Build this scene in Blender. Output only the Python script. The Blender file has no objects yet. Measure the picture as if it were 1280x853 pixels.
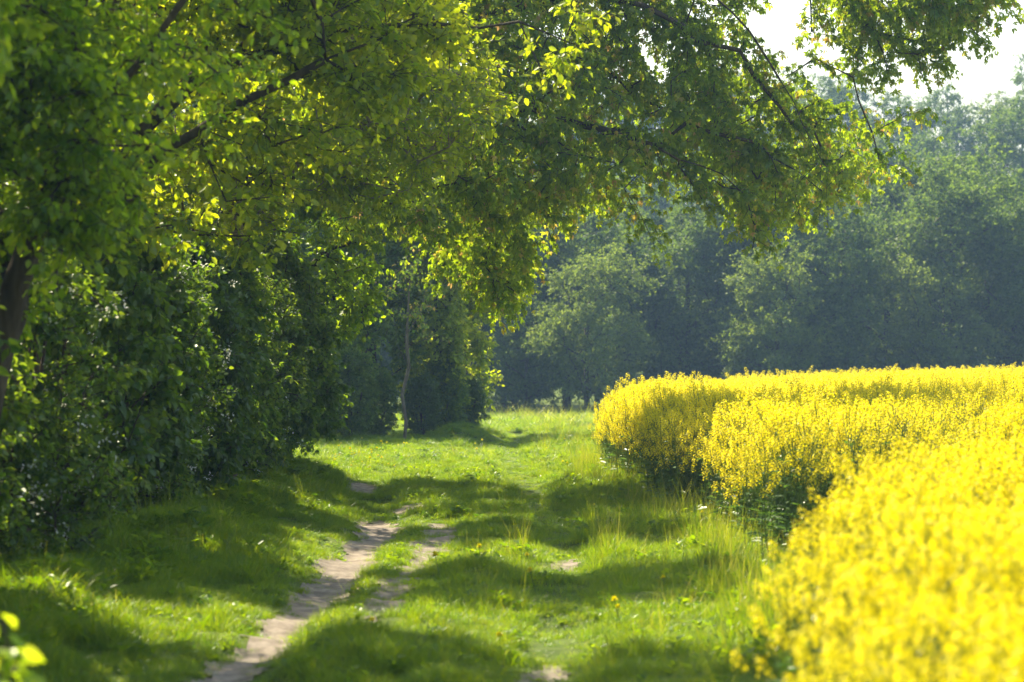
import bpy, math, random
import numpy as np
from math import radians as R
from mathutils import Vector

# ------------------------------------------------------------ camera, sky, sun, exposure
scene = bpy.context.scene
COL = scene.collection
CAM_H = 1.75
cd = bpy.data.cameras.new("camera"); cam = bpy.data.objects.new("camera", cd); COL.objects.link(cam)
cd.lens = 105; cd.sensor_width = 36; cd.clip_start = 0.1; cd.clip_end = 3000
cam.location = (0, 0, CAM_H)
cam.rotation_euler = (R(90 + 0.59), 0, 0)
cd.dof.use_dof = True; cd.dof.focus_distance = 42.0; cd.dof.aperture_fstop = 3.2; cd.dof.aperture_blades = 9
scene.camera = cam

SUN_EL, SUN_AZ = 50.0, 32.0          # azimuth: degrees to the left of straight ahead (+Y)
world = bpy.data.worlds.new("World"); scene.world = world; world.use_nodes = True
wn = world.node_tree; bg = wn.nodes['Background']
sky = wn.nodes.new('ShaderNodeTexSky'); sky.sky_type = 'NISHITA'; sky.sun_disc = False
sky.sun_elevation = R(SUN_EL); sky.sun_rotation = R(-SUN_AZ)
sky.air_density = 1.2; sky.dust_density = 2.5; sky.ozone_density = 1.0
wn.links.new(sky.outputs[0], bg.inputs[0]); bg.inputs[1].default_value = 0.13
sl = bpy.data.lights.new("sun", 'SUN'); sl.energy = 5.0; sl.angle = R(0.53); sl.color = (1.0, 0.92, 0.78)
so = bpy.data.objects.new("sun", sl); COL.objects.link(so)
tosun = Vector((-math.sin(R(SUN_AZ)) * math.cos(R(SUN_EL)), math.cos(R(SUN_AZ)) * math.cos(R(SUN_EL)), math.sin(R(SUN_EL))))
so.rotation_euler = tosun.to_track_quat('Z', 'Y').to_euler(); so.location = (0, 0, 60)
vs = scene.view_settings
vs.view_transform = 'Standard'; vs.look = 'None'; vs.exposure = 1.35; vs.gamma = 1.0; vs.use_curve_mapping = False
vs.use_white_balance = True; vs.white_balance_temperature = 7600; vs.white_balance_tint = 8
cy = scene.cycles
cy.max_bounces = 7; cy.diffuse_bounces = 3; cy.glossy_bounces = 2; cy.transmission_bounces = 5
cy.transparent_max_bounces = 4; cy.volume_bounces = 0; cy.use_denoising = True
cy.sample_clamp_indirect = 6; cy.caustics_reflective = False; cy.caustics_refractive = False
scene.render.use_persistent_data = False

rng = np.random.default_rng(7)

# ------------------------------------------------------------ small maths helpers
_T = np.random.default_rng(99).random((256, 256))
def vn(x, y, f=1.0, s=0):
    x = np.asarray(x, float) * f + s * 17.31; y = np.asarray(y, float) * f + s * 9.73
    xi = np.floor(x).astype(int); yi = np.floor(y).astype(int); fx = x - xi; fy = y - yi
    fx = fx * fx * (3 - 2 * fx); fy = fy * fy * (3 - 2 * fy)
    a = _T[xi & 255, yi & 255]; b = _T[(xi + 1) & 255, yi & 255]; c = _T[xi & 255, (yi + 1) & 255]; d = _T[(xi + 1) & 255, (yi + 1) & 255]
    return (a * (1 - fx) + b * fx) * (1 - fy) + (c * (1 - fx) + d * fx) * fy
def vn3(p, f=1.0, s=0):
    return (vn(p[:, 0], p[:, 1], f, s) + vn(p[:, 1], p[:, 2], f, s + 3) + vn(p[:, 2], p[:, 0], f, s + 5)) / 3
def ss(a, b, x):
    t = np.clip((np.asarray(x, float) - a) / (b - a), 0, 1); return t * t * (3 - 2 * t)
def unit(v): return v / np.maximum(np.linalg.norm(v, axis=-1, keepdims=True), 1e-9)
def gp(px, py):
    """ground point seen at photograph pixel (used once, to lay out the plan)"""
    d = CAM_H * 3733 / (py - 465.0); return ((px - 640) / 3733 * d, d)

# plan of the lane: centre lines with widths (metres)
def line(pts): return np.array([(*gp(x, y), w) for x, y, w in pts])
LANE = line([(255, 870, .30), (300, 828, .26), (345, 795, .30), (378, 765, .32), (408, 735, .50), (432, 712, .38), (450, 690, .32),
             (474, 668, .40), (478, 655, .42), (462, 645, .5)])
SPUR = line([(300, 742, .15), (345, 738, .30), (400, 730, .40)])
RUT = line([(464, 790, .04), (470, 780, .18), (480, 765, .27), (488, 742, .30), (504, 724, .22), (524, 700, .22), (542, 678, .30), (556, 660, .30), (552, 652, .14)])
LINK = line([(430, 722, .3), (460, 728, .35), (488, 733, .3)])
PATCHES = [line(p) for p in (
    [(505, 640, .35), (520, 634, .5), (530, 631, .2)],
    [(440, 614, .2), (447, 610, .5), (452, 606, .3)],
    [(640, 856, .2), (672, 838, .26), (684, 828, .22), (692, 822, .1)],
    [(702, 708, .05), (706, 704, .12), (710, 699, .05)],
    [(655, 527, 1.4), (680, 525.5, 2.6), (700, 525, 1.6)])]
TRACKR = line([(668, 870, .4), (684, 828, .4), (700, 760, .4), (705, 704, .4), (690, 650, .4), (660, 610, .4), (640, 580, .4), (650, 540, .4)])
TRACKL = line([(255, 870, .3), (405, 735, .3), (474, 668, .3), (475, 640, .4), (450, 608, .4), (520, 580, .4), (600, 560, .4), (640, 540, .4)])

def dline(x, y, L):
    """distance to a polyline minus half its local width"""
    x = np.asarray(x, float); y = np.asarray(y, float); best = np.full(x.shape, 1e9)
    for (ax, ay, aw), (bx, by, bw) in zip(L[:-1], L[1:]):
        dx, dy = bx - ax, by - ay; t = np.clip(((x - ax) * dx + (y - ay) * dy) / (dx * dx + dy * dy + 1e-9), 0, 1)
        best = np.minimum(best, np.hypot(x - ax - t * dx, y - ay - t * dy) - (aw + (bw - aw) * t) / 2)
    return best
def ddirt(x, y):
    m = dline(x, y, LANE)
    for L in [SPUR, RUT] + PATCHES: m = np.minimum(m, dline(x, y, L))
    return m + (vn(x, y, 4.5, 1) - .5) * .16 + (vn(x, y, 13, 2) - .5) * .06

EDGE = np.array([(1.5, 2), (1.2, 6.2), (.95, 8.2), (1.03, 9.5), (1.3, 12), (1.72, 17), (1.93, 20), (2.1, 24), (2.32, 28), (2.22, 32.6), (2.15, 34), (2.05, 37), (1.8, 44),
                 (1.54, 52), (3.4, 75), (8, 100), (20, 125), (60, 150), (90, 170)])     # left edge of the rape field
def rape_in(x, y):
    xe = np.interp(y, EDGE[:, 1], EDGE[:, 0]) + (vn(x, y, 1.6, 31) - .5) * .30 + (vn(x, y, 6, 32) - .5) * .34
    return (x > xe) & (y < 150)
def hgt(x, y):
    x = np.asarray(x, float); y = np.asarray(y, float)
    near = 1 - ss(90, 120, y)
    h = .20 * ss(-2.1, -3.4, x) * (1 - ss(47, 50, y))
    h = h + near * ((vn(x, y, .55, 4) - .5) * .10 + (vn(x, y, 1.5, 5) - .5) * .17)
    h = h - near * (.07 * (1 - ss(-.05, .35, dline(x, y, TRACKL))) + .07 * (1 - ss(-.05, .4, dline(x, y, TRACKR))))
    h = h - .03 * (1 - ss(-.1, .12, ddirt(x, y)))
    h = h + .30 * np.exp(-((x + 1.35) / .55) ** 2 - ((y - 76) / 1.8) ** 2) + .24 * np.exp(-((x + .75) / .5) ** 2 - ((y - 79) / 3) ** 2)
    h = h - .28 * ss(88, 122, y)
    h = h + .10 * np.exp(-((x - .75) / .45) ** 2 - ((y - 40) / 2.5) ** 2)
    h = h + .032 * np.maximum(0, x - 3) * ss(0, 30, y) * (1 - ss(40, 120, x))
    t = ss(138, 290, y)
    return h + t * (16.6 + 5 * (vn(x, y, .012, 7) - .5) + .05 * np.clip(x, -60, 80)) + ss(300, 600, y) * 8 + ss(-8, -80, x) * 1.2

# ------------------------------------------------------------ objects and meshes
def props(o, label=None, cat=None, group=None, kind=None):
    if label: o['label'] = label
    if cat: o['category'] = cat
    if group: o['group'] = group
    if kind: o['kind'] = kind
    return o
def mesh(name, V, F, mat, parent=None, smooth=False, v=None):
    V = np.asarray(V, np.float32).reshape(-1, 3); F = np.asarray(F, np.int32); k = F.shape[1]
    me = bpy.data.meshes.new(name)
    me.vertices.add(len(V)); me.vertices.foreach_set('co', V.ravel())
    me.loops.add(F.size); me.loops.foreach_set('vertex_index', F.ravel())
    me.polygons.add(len(F)); me.polygons.foreach_set('loop_start', np.arange(len(F), dtype=np.int32) * k)
    if smooth: me.polygons.foreach_set('use_smooth', np.ones(len(F), bool))
    me.update(calc_edges=True)
    if v is not None:
        a = me.attributes.new('tone', 'FLOAT', 'FACE'); a.data.foreach_set('value', np.asarray(v, np.float32))
    me.materials.append(mat)
    o = bpy.data.objects.new(name, me); COL.objects.link(o)
    if parent is not None: o.parent = parent
    return o
def empty(name, loc, rz=0):
    o = bpy.data.objects.new(name, None); COL.objects.link(o); o.location = loc; o.rotation_euler = (0, 0, rz); o.empty_display_size = .3; return o
def dup(root, loc, rz=0, sc=1.0, label=None, group=None, cat=None):
    r = root.copy(); COL.objects.link(r); r.location = loc; r.rotation_euler = (0, 0, rz)
    r.scale = sc if hasattr(sc, '__len__') else (sc, sc, sc)
    props(r, label, cat, group)
    for ch in root.children:
        c = ch.copy(); COL.objects.link(c); c.parent = r
    return r

# ------------------------------------------------------------ materials
def newmat(name):
    m = bpy.data.materials.new(name); m.use_nodes = True; nt = m.node_tree; nt.nodes.clear()
    out = nt.nodes.new('ShaderNodeOutputMaterial'); return m, nt, out
def ramp(nt, fac, stops):
    r = nt.nodes.new('ShaderNodeValToRGB'); e = r.color_ramp.elements
    while len(e) < len(stops): e.new(.5)
    for i, (p, c) in enumerate(stops): e[i].position = p; e[i].color = (*c, 1)
    nt.links.new(fac, r.inputs[0]); return r.outputs[0]
def leaf_mat(name, stops, tstops, tw=.5, gloss=.06, rough=.35, inst=False):
    m, nt, out = newmat(name); L = nt.links
    at = nt.nodes.new('ShaderNodeAttribute'); at.attribute_name = 'tone'; fac = at.outputs['Fac']
    if inst:
        oi = nt.nodes.new('ShaderNodeObjectInfo'); ad = nt.nodes.new('ShaderNodeMath'); ad.operation = 'MULTIPLY_ADD'
        L.new(oi.outputs['Random'], ad.inputs[0]); ad.inputs[1].default_value = .4
        mu = nt.nodes.new('ShaderNodeMath'); mu.operation = 'MULTIPLY'; L.new(fac, mu.inputs[0]); mu.inputs[1].default_value = .6
        L.new(mu.outputs[0], ad.inputs[2]); fac = ad.outputs[0]
    c1 = ramp(nt, fac, stops); c2 = ramp(nt, fac, tstops)
    d = nt.nodes.new('ShaderNodeBsdfDiffuse'); L.new(c1, d.inputs[0])
    t = nt.nodes.new('ShaderNodeBsdfTranslucent'); L.new(c2, t.inputs[0])
    mx = nt.nodes.new('ShaderNodeMixShader'); mx.inputs[0].default_value = tw; L.new(d.outputs[0], mx.inputs[1]); L.new(t.outputs[0], mx.inputs[2])
    g = nt.nodes.new('ShaderNodeBsdfGlossy'); g.inputs['Roughness'].default_value = rough; g.inputs[0].default_value = (.9, .95, .9, 1)
    m2 = nt.nodes.new('ShaderNodeMixShader'); m2.inputs[0].default_value = gloss; L.new(mx.outputs[0], m2.inputs[1]); L.new(g.outputs[0], m2.inputs[2])
    L.new(m2.outputs[0], out.inputs[0]); return m
def rough_mat(name, stops, scale=6, bump=.3, rough=.9, stretch=(1, 1, 1), detail=6):
    m, nt, out = newmat(name); L = nt.links
    b = nt.nodes.new('ShaderNodeBsdfPrincipled'); b.inputs['Roughness'].default_value = rough; b.inputs['Specular IOR Level'].default_value = .2
    tc = nt.nodes.new('ShaderNodeTexCoord'); mp = nt.nodes.new('ShaderNodeMapping'); mp.inputs['Scale'].default_value = stretch
    L.new(tc.outputs['Object'], mp.inputs[0])
    n = nt.nodes.new('ShaderNodeTexNoise'); n.inputs['Scale'].default_value = scale; n.inputs['Detail'].default_value = detail; n.inputs['Roughness'].default_value = .65
    L.new(mp.outputs[0], n.inputs['Vector'])
    L.new(ramp(nt, n.outputs['Fac'], stops), b.inputs['Base Color'])
    bp = nt.nodes.new('ShaderNodeBump'); bp.inputs['Strength'].default_value = bump; bp.inputs['Distance'].default_value = .03
    L.new(n.outputs['Fac'], bp.inputs['Height']); L.new(bp.outputs[0], b.inputs['Normal'])
    L.new(b.outputs[0], out.inputs[0]); return m

M_lime = leaf_mat('lime_leaf', [(0, (.065, .15, .008)), (1, (.15, .25, .012))], [(0, (.22, .42, .010)), (.6, (.46, .66, .02)), (1, (.64, .74, .03))], .62, .03)
M_maple = leaf_mat('maple_leaf', [(0, (.055, .13, .008)), (.62, (.13, .21, .012)), (.86, (.21, .20, .025)), (1, (.28, .17, .05))],
                   [(0, (.20, .40, .010)), (.6, (.50, .64, .02)), (.86, (.68, .62, .05)), (1, (.72, .46, .14))], .62, .03)
M_cherry = leaf_mat('cherry_leaf', [(0, (.07, .14, .008)), (1, (.16, .24, .015))], [(0, (.26, .42, .010)), (.6, (.54, .64, .02)), (1, (.70, .72, .03))], .62, .03)
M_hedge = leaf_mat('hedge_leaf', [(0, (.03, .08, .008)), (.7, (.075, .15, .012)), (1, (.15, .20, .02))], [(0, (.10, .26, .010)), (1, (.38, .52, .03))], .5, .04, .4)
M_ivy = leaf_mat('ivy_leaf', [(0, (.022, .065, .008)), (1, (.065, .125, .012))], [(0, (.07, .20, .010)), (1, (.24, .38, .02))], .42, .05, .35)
M_wood = leaf_mat('wood_leaf', [(0, (.035, .09, .010)), (1, (.095, .16, .018))], [(0, (.12, .28, .012)), (1, (.36, .50, .03))], .5, .03, .4)
M_forest = leaf_mat('forest_leaf', [(0, (.03, .07, .012)), (1, (.085, .14, .02))], [(0, (.09, .19, .02)), (1, (.26, .38, .04))], .45, .02, .5)
M_forest2 = leaf_mat('pale_sunlit_forest_leaf', [(0, (.06, .11, .02)), (1, (.12, .18, .03))], [(0, (.18, .30, .03)), (1, (.36, .46, .05))], .48, .02, .5)  # paler forest leaf; sunlight on the crown tops is put into the colour
M_blossom = leaf_mat('hawthorn_blossom', [(0, (.6, .62, .55)), (1, (.8, .8, .75))], [(0, (.6, .62, .5)), (1, (.8, .8, .7))], .4, .03)
M_grass = leaf_mat('grass_blade', [(0, (.03, .10, .006)), (.5, (.088, .19, .007)), (.8, (.14, .23, .012)), (1, (.32, .29, .08))],
                   [(0, (.08, .26, .005)), (.5, (.32, .47, .008)), (.8, (.48, .53, .015)), (1, (.50, .46, .09))], .55, .025, .35, inst=True)
M_petal = leaf_mat('rape_petal', [(0, (.64, .49, .005)), (.4, (.82, .69, .012)), (1, (.90, .83, .04))], [(0, (.70, .57, .007)), (1, (.87, .80, .03))], .5, .015, .5)
M_rstem = leaf_mat('rape_stem', [(0, (.08, .15, .02)), (1, (.16, .24, .04))], [(0, (.08, .17, .02)), (1, (.18, .28, .04))], .3, .04)
M_rleaf = leaf_mat('rape_leaf', [(0, (.04, .10, .025)), (1, (.08, .16, .04))], [(0, (.08, .2, .02)), (1, (.16, .3, .04))], .4, .05)
M_dand = leaf_mat('dandelion_yellow', [(0, (.88, .76, .015)), (1, (.92, .84, .02))], [(0, (.88, .78, .01)), (1, (.92, .84, .02))], .35, .02)
M_bark = rough_mat('bark', [(.3, (.03, .023, .017)), (.55, (.07, .055, .04)), (.75, (.13, .105, .08))], 9, .8, .9, (1, 1, .25))
M_twig = rough_mat('twig_bark', [(.3, (.045, .033, .025)), (.7, (.12, .09, .065))], 14, .3)
M_cbark = rough_mat('cherry_bark', [(.32, (.06, .045, .035)), (.5, (.20, .16, .12)), (.7, (.34, .28, .22))], 5, .5, .6, (.6, .6, 4))
M_grey = rough_mat('pale_bark', [(.3, (.07, .06, .045)), (.7, (.19, .16, .12))], 12, .4, .9, (1, 1, .4))
M_path = rough_mat('dry_earth', [(.3, (.10, .08, .062)), (.46, (.20, .168, .135)), (.6, (.28, .24, .195)), (.72, (.38, .335, .28))], 7, .9, .95, detail=10)

def ground_material():
    m, nt, out = newmat('ground_soil_and_turf'); L = nt.links
    b = nt.nodes.new('ShaderNodeBsdfPrincipled'); b.inputs['Roughness'].default_value = .95; b.inputs['Specular IOR Level'].default_value = .1
    tc = nt.nodes.new('ShaderNodeTexCoord')
    n = nt.nodes.new('ShaderNodeTexNoise'); n.inputs['Scale'].default_value = 5; n.inputs['Detail'].default_value = 10; L.new(tc.outputs['Object'], n.inputs['Vector'])
    n2 = nt.nodes.new('ShaderNodeTexNoise'); n2.inputs['Scale'].default_value = .6; n2.inputs['Detail'].default_value = 5; L.new(tc.outputs['Object'], n2.inputs['Vector'])
    c1 = ramp(nt, n.outputs['Fac'], [(.3, (.035, .055, .012)), (.55, (.07, .11, .02)), (.75, (.12, .13, .04))])
    c2 = ramp(nt, n2.outputs['Fac'], [(.35, (.06, .10, .018)), (.65, (.12, .17, .03))])
    mx = nt.nodes.new('ShaderNodeMix'); mx.data_type = 'RGBA'; mx.inputs[0].default_value = .5
    L.new(c1, mx.inputs[6]); L.new(c2, mx.inputs[7]); L.new(mx.outputs[2], b.inputs['Base Color'])
    bp = nt.nodes.new('ShaderNodeBump'); bp.inputs['Strength'].default_value = .6; bp.inputs['Distance'].default_value = .05
    L.new(n.outputs['Fac'], bp.inputs['Height']); L.new(bp.outputs[0], b.inputs['Normal']); L.new(b.outputs[0], out.inputs[0]); return m
M_ground = ground_material()

# ------------------------------------------------------------ ground and paths
def build_ground():
    xs = np.concatenate([-np.geomspace(6.5, 420, 34)[::-1], np.arange(-6.4, 8.4, .13), np.geomspace(8.5, 420, 34)])
    ys = np.concatenate([[-150, -80, -40, -20, -8, 0, 4, 8, 11], np.arange(13, 56, .13), np.arange(56, 92, .3), np.geomspace(92, 760, 80)])
    X, Y = np.meshgrid(xs, ys); Z = hgt(X, Y); nx, ny = len(xs), len(ys)
    V = np.stack([X, Y, Z], -1).reshape(-1, 3)
    i = np.arange(ny - 1)[:, None] * nx + np.arange(nx - 1)[None]
    F = np.stack([i, i + 1, i + 1 + nx, i + nx], -1).reshape(-1, 4)
    props(mesh('ground', V, F, M_ground, smooth=True), kind='structure')
def build_paths():
    for L in [LANE, SPUR, RUT] + PATCHES:
        s = .035 if L[0, 1] < 60 else .25
        x0, y0 = L[:, 0].min() - .6 - L[:, 2].max(), L[:, 1].min() - .6; x1, y1 = L[:, 0].max() + .6 + L[:, 2].max(), L[:, 1].max() + .6
        xs = np.arange(x0, x1, s); ys = np.arange(y0, y1, s)
        X, Y = np.meshgrid(xs, ys); D = dline(X, Y, L) + (vn(X, Y, 4.5, 1) - .5) * .16 + (vn(X, Y, 13, 2) - .5) * .06
        if L is RUT or L is SPUR:    # do not overlap the lane itself
            D = np.maximum(D, -(dline(X, Y, LANE) + (vn(X, Y, 4.5, 1) - .5) * .16 + (vn(X, Y, 13, 2) - .5) * .06) + .01)
        Z = hgt(X, Y) + .014
        nx = len(xs); ny = len(ys)
        i = np.arange(ny - 1)[:, None] * nx + np.arange(nx - 1)[None]
        ok = (D[:-1, :-1] < .05) & (D[1:, :-1] < .05) & (D[:-1, 1:] < .05) & (D[1:, 1:] < .05)
        F = np.stack([i, i + 1, i + 1 + nx, i + nx], -1)[ok]
        if len(F) == 0: continue
        used = np.unique(F); rm = np.zeros(nx * ny, int); rm[used] = np.arange(len(used))
        V = np.stack([X, Y, Z], -1).reshape(-1, 3)[used]
        props(mesh('path', V, rm[F], M_path, smooth=True), kind='structure')
build_ground(); build_paths()

# ------------------------------------------------------------ tree growing
def ring_basis(D):
    ref = np.tile(np.array([.93, .31, .12]), (len(D), 1)); bad = np.abs((unit(D) * ref).sum(1)) > .97; ref[bad] = (0, 1, 0)
    U = unit(np.cross(D, ref)); W = np.cross(unit(D), U); return U, W
def tubes(P0, P1, D0, D1, R0, R1, k):
    a = np.arange(k) / k * 2 * math.pi; c, s = np.cos(a)[None, :, None], np.sin(a)[None, :, None]
    U0, W0 = ring_basis(D0); U1, W1 = ring_basis(D1)
    A = P0[:, None] + R0[:, None, None] * (U0[:, None] * c + W0[:, None] * s)
    B = P1[:, None] + R1[:, None, None] * (U1[:, None] * c + W1[:, None] * s)
    V = np.concatenate([A, B], 1).reshape(-1, 3); n = len(P0)
    j = np.arange(k); q = np.stack([j, (j + 1) % k, (j + 1) % k + k, j + k], -1)
    F = (np.arange(n)[:, None, None] * 2 * k + q[None]).reshape(-1, 4); return V, F
def join(parts):
    Vs, Fs, o = [], [], 0
    for V, F in parts:
        if len(V) == 0: continue
        Vs.append(V); Fs.append(F + o); o += len(V)
    return np.concatenate(Vs), np.concatenate(Fs)

LEAF_OVATE = (np.array([(0, 0, 0), (.30, .28, .05), (.27, .62, .04), (0, 1, -.12), (-.27, .62, .04), (-.30, .28, .05)]), np.array([(0, 1, 2, 3), (0, 3, 4, 5)]))
def _lobed(angs, lens, w, droop):
    V, F = [], []
    for a, l in zip(angs, lens):
        ca, sa = math.cos(a), math.sin(a)
        for (x, y, z) in ((0, 0, 0), (w * l, .55 * l, .02), (0, l, -droop * l), (-w * l, .55 * l, .02)):
            V.append((x * ca + y * sa, -x * sa + y * ca, z))
        F.append([len(V) - 4, len(V) - 3, len(V) - 2, len(V) - 1])
    return np.array(V), np.array(F)
LEAF_PALM = _lobed((-.85, 0, .85), (.8, 1.0, .8), .22, .35)
LEAF_DIAM = (np.array([(0, 0, 0), (.33, .5, .06), (0, 1, -.1), (-.33, .5, .06)]), np.array([(0, 1, 2, 3)]))
def leaves(tmpl, P, A, N, S):
    T, TF = tmpl; A = unit(A); N = unit(N - (N * A).sum(1, keepdims=True) * A); X = np.cross(A, N)
    V = P[:, None] + S[:, None, None] * (T[None, :, 0:1] * X[:, None] + T[None, :, 1:2] * A[:, None] + T[None, :, 2:3] * N[:, None])
    F = (np.arange(len(P))[:, None, None] * len(T) + TF[None]).reshape(-1, TF.shape[1]); return V.reshape(-1, 3), F

def grow(limbs, att, rg, sag=.06, step=.35, pw=.25):
    """limbs: polylines, the first is the trunk; att: points that branches reach"""
    P, par, plen = [], [], []
    def add(p, q, l): P.append(p); par.append(q); plen.append(l); return len(P) - 1
    for li, L in enumerate(limbs):
        L = np.array(L, float); prev = -1 if li == 0 else int(np.argmin(np.linalg.norm(np.array(P) - L[0], axis=1)))
        if li == 0: prev = add(L[0], -1, 0.0)
        for a, b in zip(L[:-1], L[1:]):
            n = max(1, int(np.linalg.norm(b - a) / step))
            for i in range(1, n + 1):
                p = a + (b - a) * i / n + rg.normal(0, .018, 3) * (1 if li else .7); l = plen[prev] + np.linalg.norm(p - P[prev]); prev = add(p, prev, l)
    order = np.argsort(np.linalg.norm(att - np.array(P).mean(0), axis=1)); order = order[np.argsort(np.min(np.linalg.norm(att[order][:, None] - np.array(P)[None, ::3], axis=2), axis=1), kind='stable')]
    buf = np.zeros((len(P) + len(att) * 40, 3)); bl = np.zeros(len(buf)); n = len(P); buf[:n] = P; bl[:n] = plen
    k0 = 2; tips = []
    for ai in order:
        a = att[ai]; d = np.linalg.norm(buf[k0:n] - a, axis=1) + pw * bl[k0:n]; q = int(np.argmin(d)) + k0
        st = buf[q].copy(); ln = np.linalg.norm(a - st); m = min(38, max(1, int(ln / step))); prev = q
        bend = rg.normal(0, .07, 3) * ln
        for i in range(1, m + 1):
            t = i / m; p = st + (a - st) * t + bend * math.sin(math.pi * t) + np.array((0, 0, sag * ln * math.sin(math.pi * t)))
            bl[n] = bl[prev] + ln / m; buf[n] = p; par.append(prev); prev = n; n += 1
        tips.append(prev)
    return buf[:n], np.array(par), np.array(tips)

def radii(P, par, tips, rtip, rbase, ex=.46):
    w = np.zeros(len(P)); w[tips] += 1
    for i in range(len(P) - 1, 0, -1): w[par[i]] += max(w[i], .2)
    r = rtip * np.maximum(w, .6) ** ex; s = rbase / r[0]
    f = ss(.3, 1, r / r[0]); return r * (1 + (s - 1) * f)

def skeleton_mesh(P, par, r, k=6):
    idx = np.arange(1, len(P)); pr = par[1:]; D = P[idx] - P[pr]; Dn = np.zeros_like(P); Dn[idx] = unit(D); Dn[0] = (0, 0, 1)
    main = np.zeros(len(P), int); big = np.zeros(len(P))
    for i in idx:
        if r[i] > big[par[i]]: big[par[i]] = r[i]; main[par[i]] = i
    ism = main[pr] == idx
    D0 = np.where(ism[:, None], Dn[pr], Dn[idx]); R0 = np.where(ism, np.minimum(r[pr], r[idx] * 1.8), r[idx] * 1.1)
    thick = r[idx] > .03
    out = []
    for msk, kk in ((thick, 10 if k > 5 else k), (~thick, 4 if k > 5 else 3)):
        if msk.any(): out.append(tubes(P[pr][msk], P[idx][msk], D0[msk], Dn[idx][msk], R0[msk], r[idx][msk], kk))
    return join(out)

def foliage(P, par, tips, rg, nspr=5, nleaf=14, L=(.2, .5), size=.085, tmpl=LEAF_OVATE, droop=.25, up=.0, vary=.3, tone=None, flat=.6):
    """twigs round each tip with leaves along them"""
    n = len(tips); base = np.repeat(P[tips], nspr, 0); pd = np.repeat(unit(P[tips] - P[par[tips]]), nspr, 0)
    # start a little way back along the branch
    back = np.repeat(P[par[tips]], nspr, 0); base = base + (back - base) * rg.random((len(base), 1)) * 1.0
    d = unit(rg.normal(0, 1, (len(base), 3)) * np.array((1, 1, .6)) + pd * .7 + np.array((0, 0, up)))
    ln = rg.uniform(*L, len(base)); tipd = unit(d + np.array((0, 0, -droop * 1.6)))
    mid = base + d * ln[:, None] * .5; end = mid + tipd * ln[:, None] * .5
    tw = join([tubes(base, mid, d, d, np.full(len(base), .004), np.full(len(base), .003), 3), tubes(mid, end, d, tipd, np.full(len(base), .003), np.full(len(base), .0015), 3)])
    t = rg.random((len(base), nleaf)) ** .8; tt = t[..., None]
    pos = np.where(tt < .5, base[:, None] + (mid - base)[:, None] * tt * 2, mid[:, None] + (end - mid)[:, None] * (tt - .5) * 2)
    side = unit(rg.normal(0, 1, (len(base), nleaf, 3))); A = unit(side + tipd[:, None] * .6 + np.array((0, 0, -droop * 1.5)))
    N = unit(rg.normal(0, flat, (len(base), nleaf, 3)) + np.array((0, 0, 1.0)))
    pos = pos + side * .02
    S = size * rg.uniform(1 - vary, 1 + vary, pos.shape[:2])
    V, F = leaves(tmpl, pos.reshape(-1, 3), A.reshape(-1, 3), N.reshape(-1, 3), S.ravel())
    tv = np.clip(.5 + rg.normal(0, .22, S.shape) + (rg.normal(0, .12, n).repeat(nspr))[:, None] + (t - .5) * .35, 0, 1) if tone is None else tone(rg, S, t, n, nspr)
    return tw, (V, F), np.repeat(tv.ravel(), len(tmpl[1]))

def blob_pts(blobs, n, rg, gap=.0, shell=.45, f=.8, s=0, zmin=.3):
    vol = np.array([b[3] * b[4] * b[5] for b in blobs]); vol = vol / vol.sum(); out = []
    while sum(map(len, out)) < n:
        c = rg.choice(len(blobs), n * 2, p=vol); B = np.array(blobs)[c]; d = unit(rg.normal(0, 1, (len(c), 3)))
        r = rg.random(len(c)) ** (1 / 3); r = r * (1 - shell) + shell * rg.random(len(c)) ** .2
        q = B[:, :3] + d * r[:, None] * B[:, 3:6]
        q = q[(vn3(q + 50, f, s) > gap) & (q[:, 2] > zmin)]; out.append(q)
    return np.concatenate(out)[:n]

def tree(name, base, limbs, att, seed, leafmat, bark=None, twigmat=None, rb=.16, rtip=.006, label=None, cat='tree', group=None, sag=.06, step=.35, k=6,
         trunk_name='trunk', crown_name='crown', blossom=0, **kw):
    """base is world (x, y); limbs and attractors are local to it"""
    rg = np.random.default_rng(seed); z = float(hgt(base[0], base[1])) - .06
    root = props(empty(name, (base[0], base[1], z)), label, cat, group)
    P, par, tips = grow(limbs, np.asarray(att, float), rg, sag, step); r = radii(P, par, tips, rtip, rb)
    V, F = skeleton_mesh(P, par, r, k); tw, lf, tone = foliage(P, par, tips, rg, **kw)
    V2, F2 = tw
    # thick wood and thin twigs: 4-sided and 3-sided tubes are stored as triangles together
    def tri(F): return F if F.shape[1] == 3 else np.concatenate([F[:, [0, 1, 2]], F[:, [0, 2, 3]]])
    VV, FF = join([(V, tri(F)), (V2, tri(F2))])
    mesh(trunk_name, VV, FF, bark or M_bark, root, smooth=True)
    mesh(crown_name, *lf, leafmat, root, v=tone)
    if blossom:
        c = rg.choice(len(tips), blossom); ctr = P[tips[c]] + rg.normal(0, .16, (blossom, 3))
        m = 9; pos = (ctr[:, None] + rg.normal(0, .035, (blossom, m, 3))).reshape(-1, 3)
        bv, bf = leaves(LEAF_DIAM, pos, rg.normal(0, 1, pos.shape), rg.normal(0, .5, pos.shape) + (0, -.4, 1), np.full(len(pos), .035))
        mesh('blossom', bv, bf, M_blossom, root, v=rg.random(len(bf)))
    return root

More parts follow.
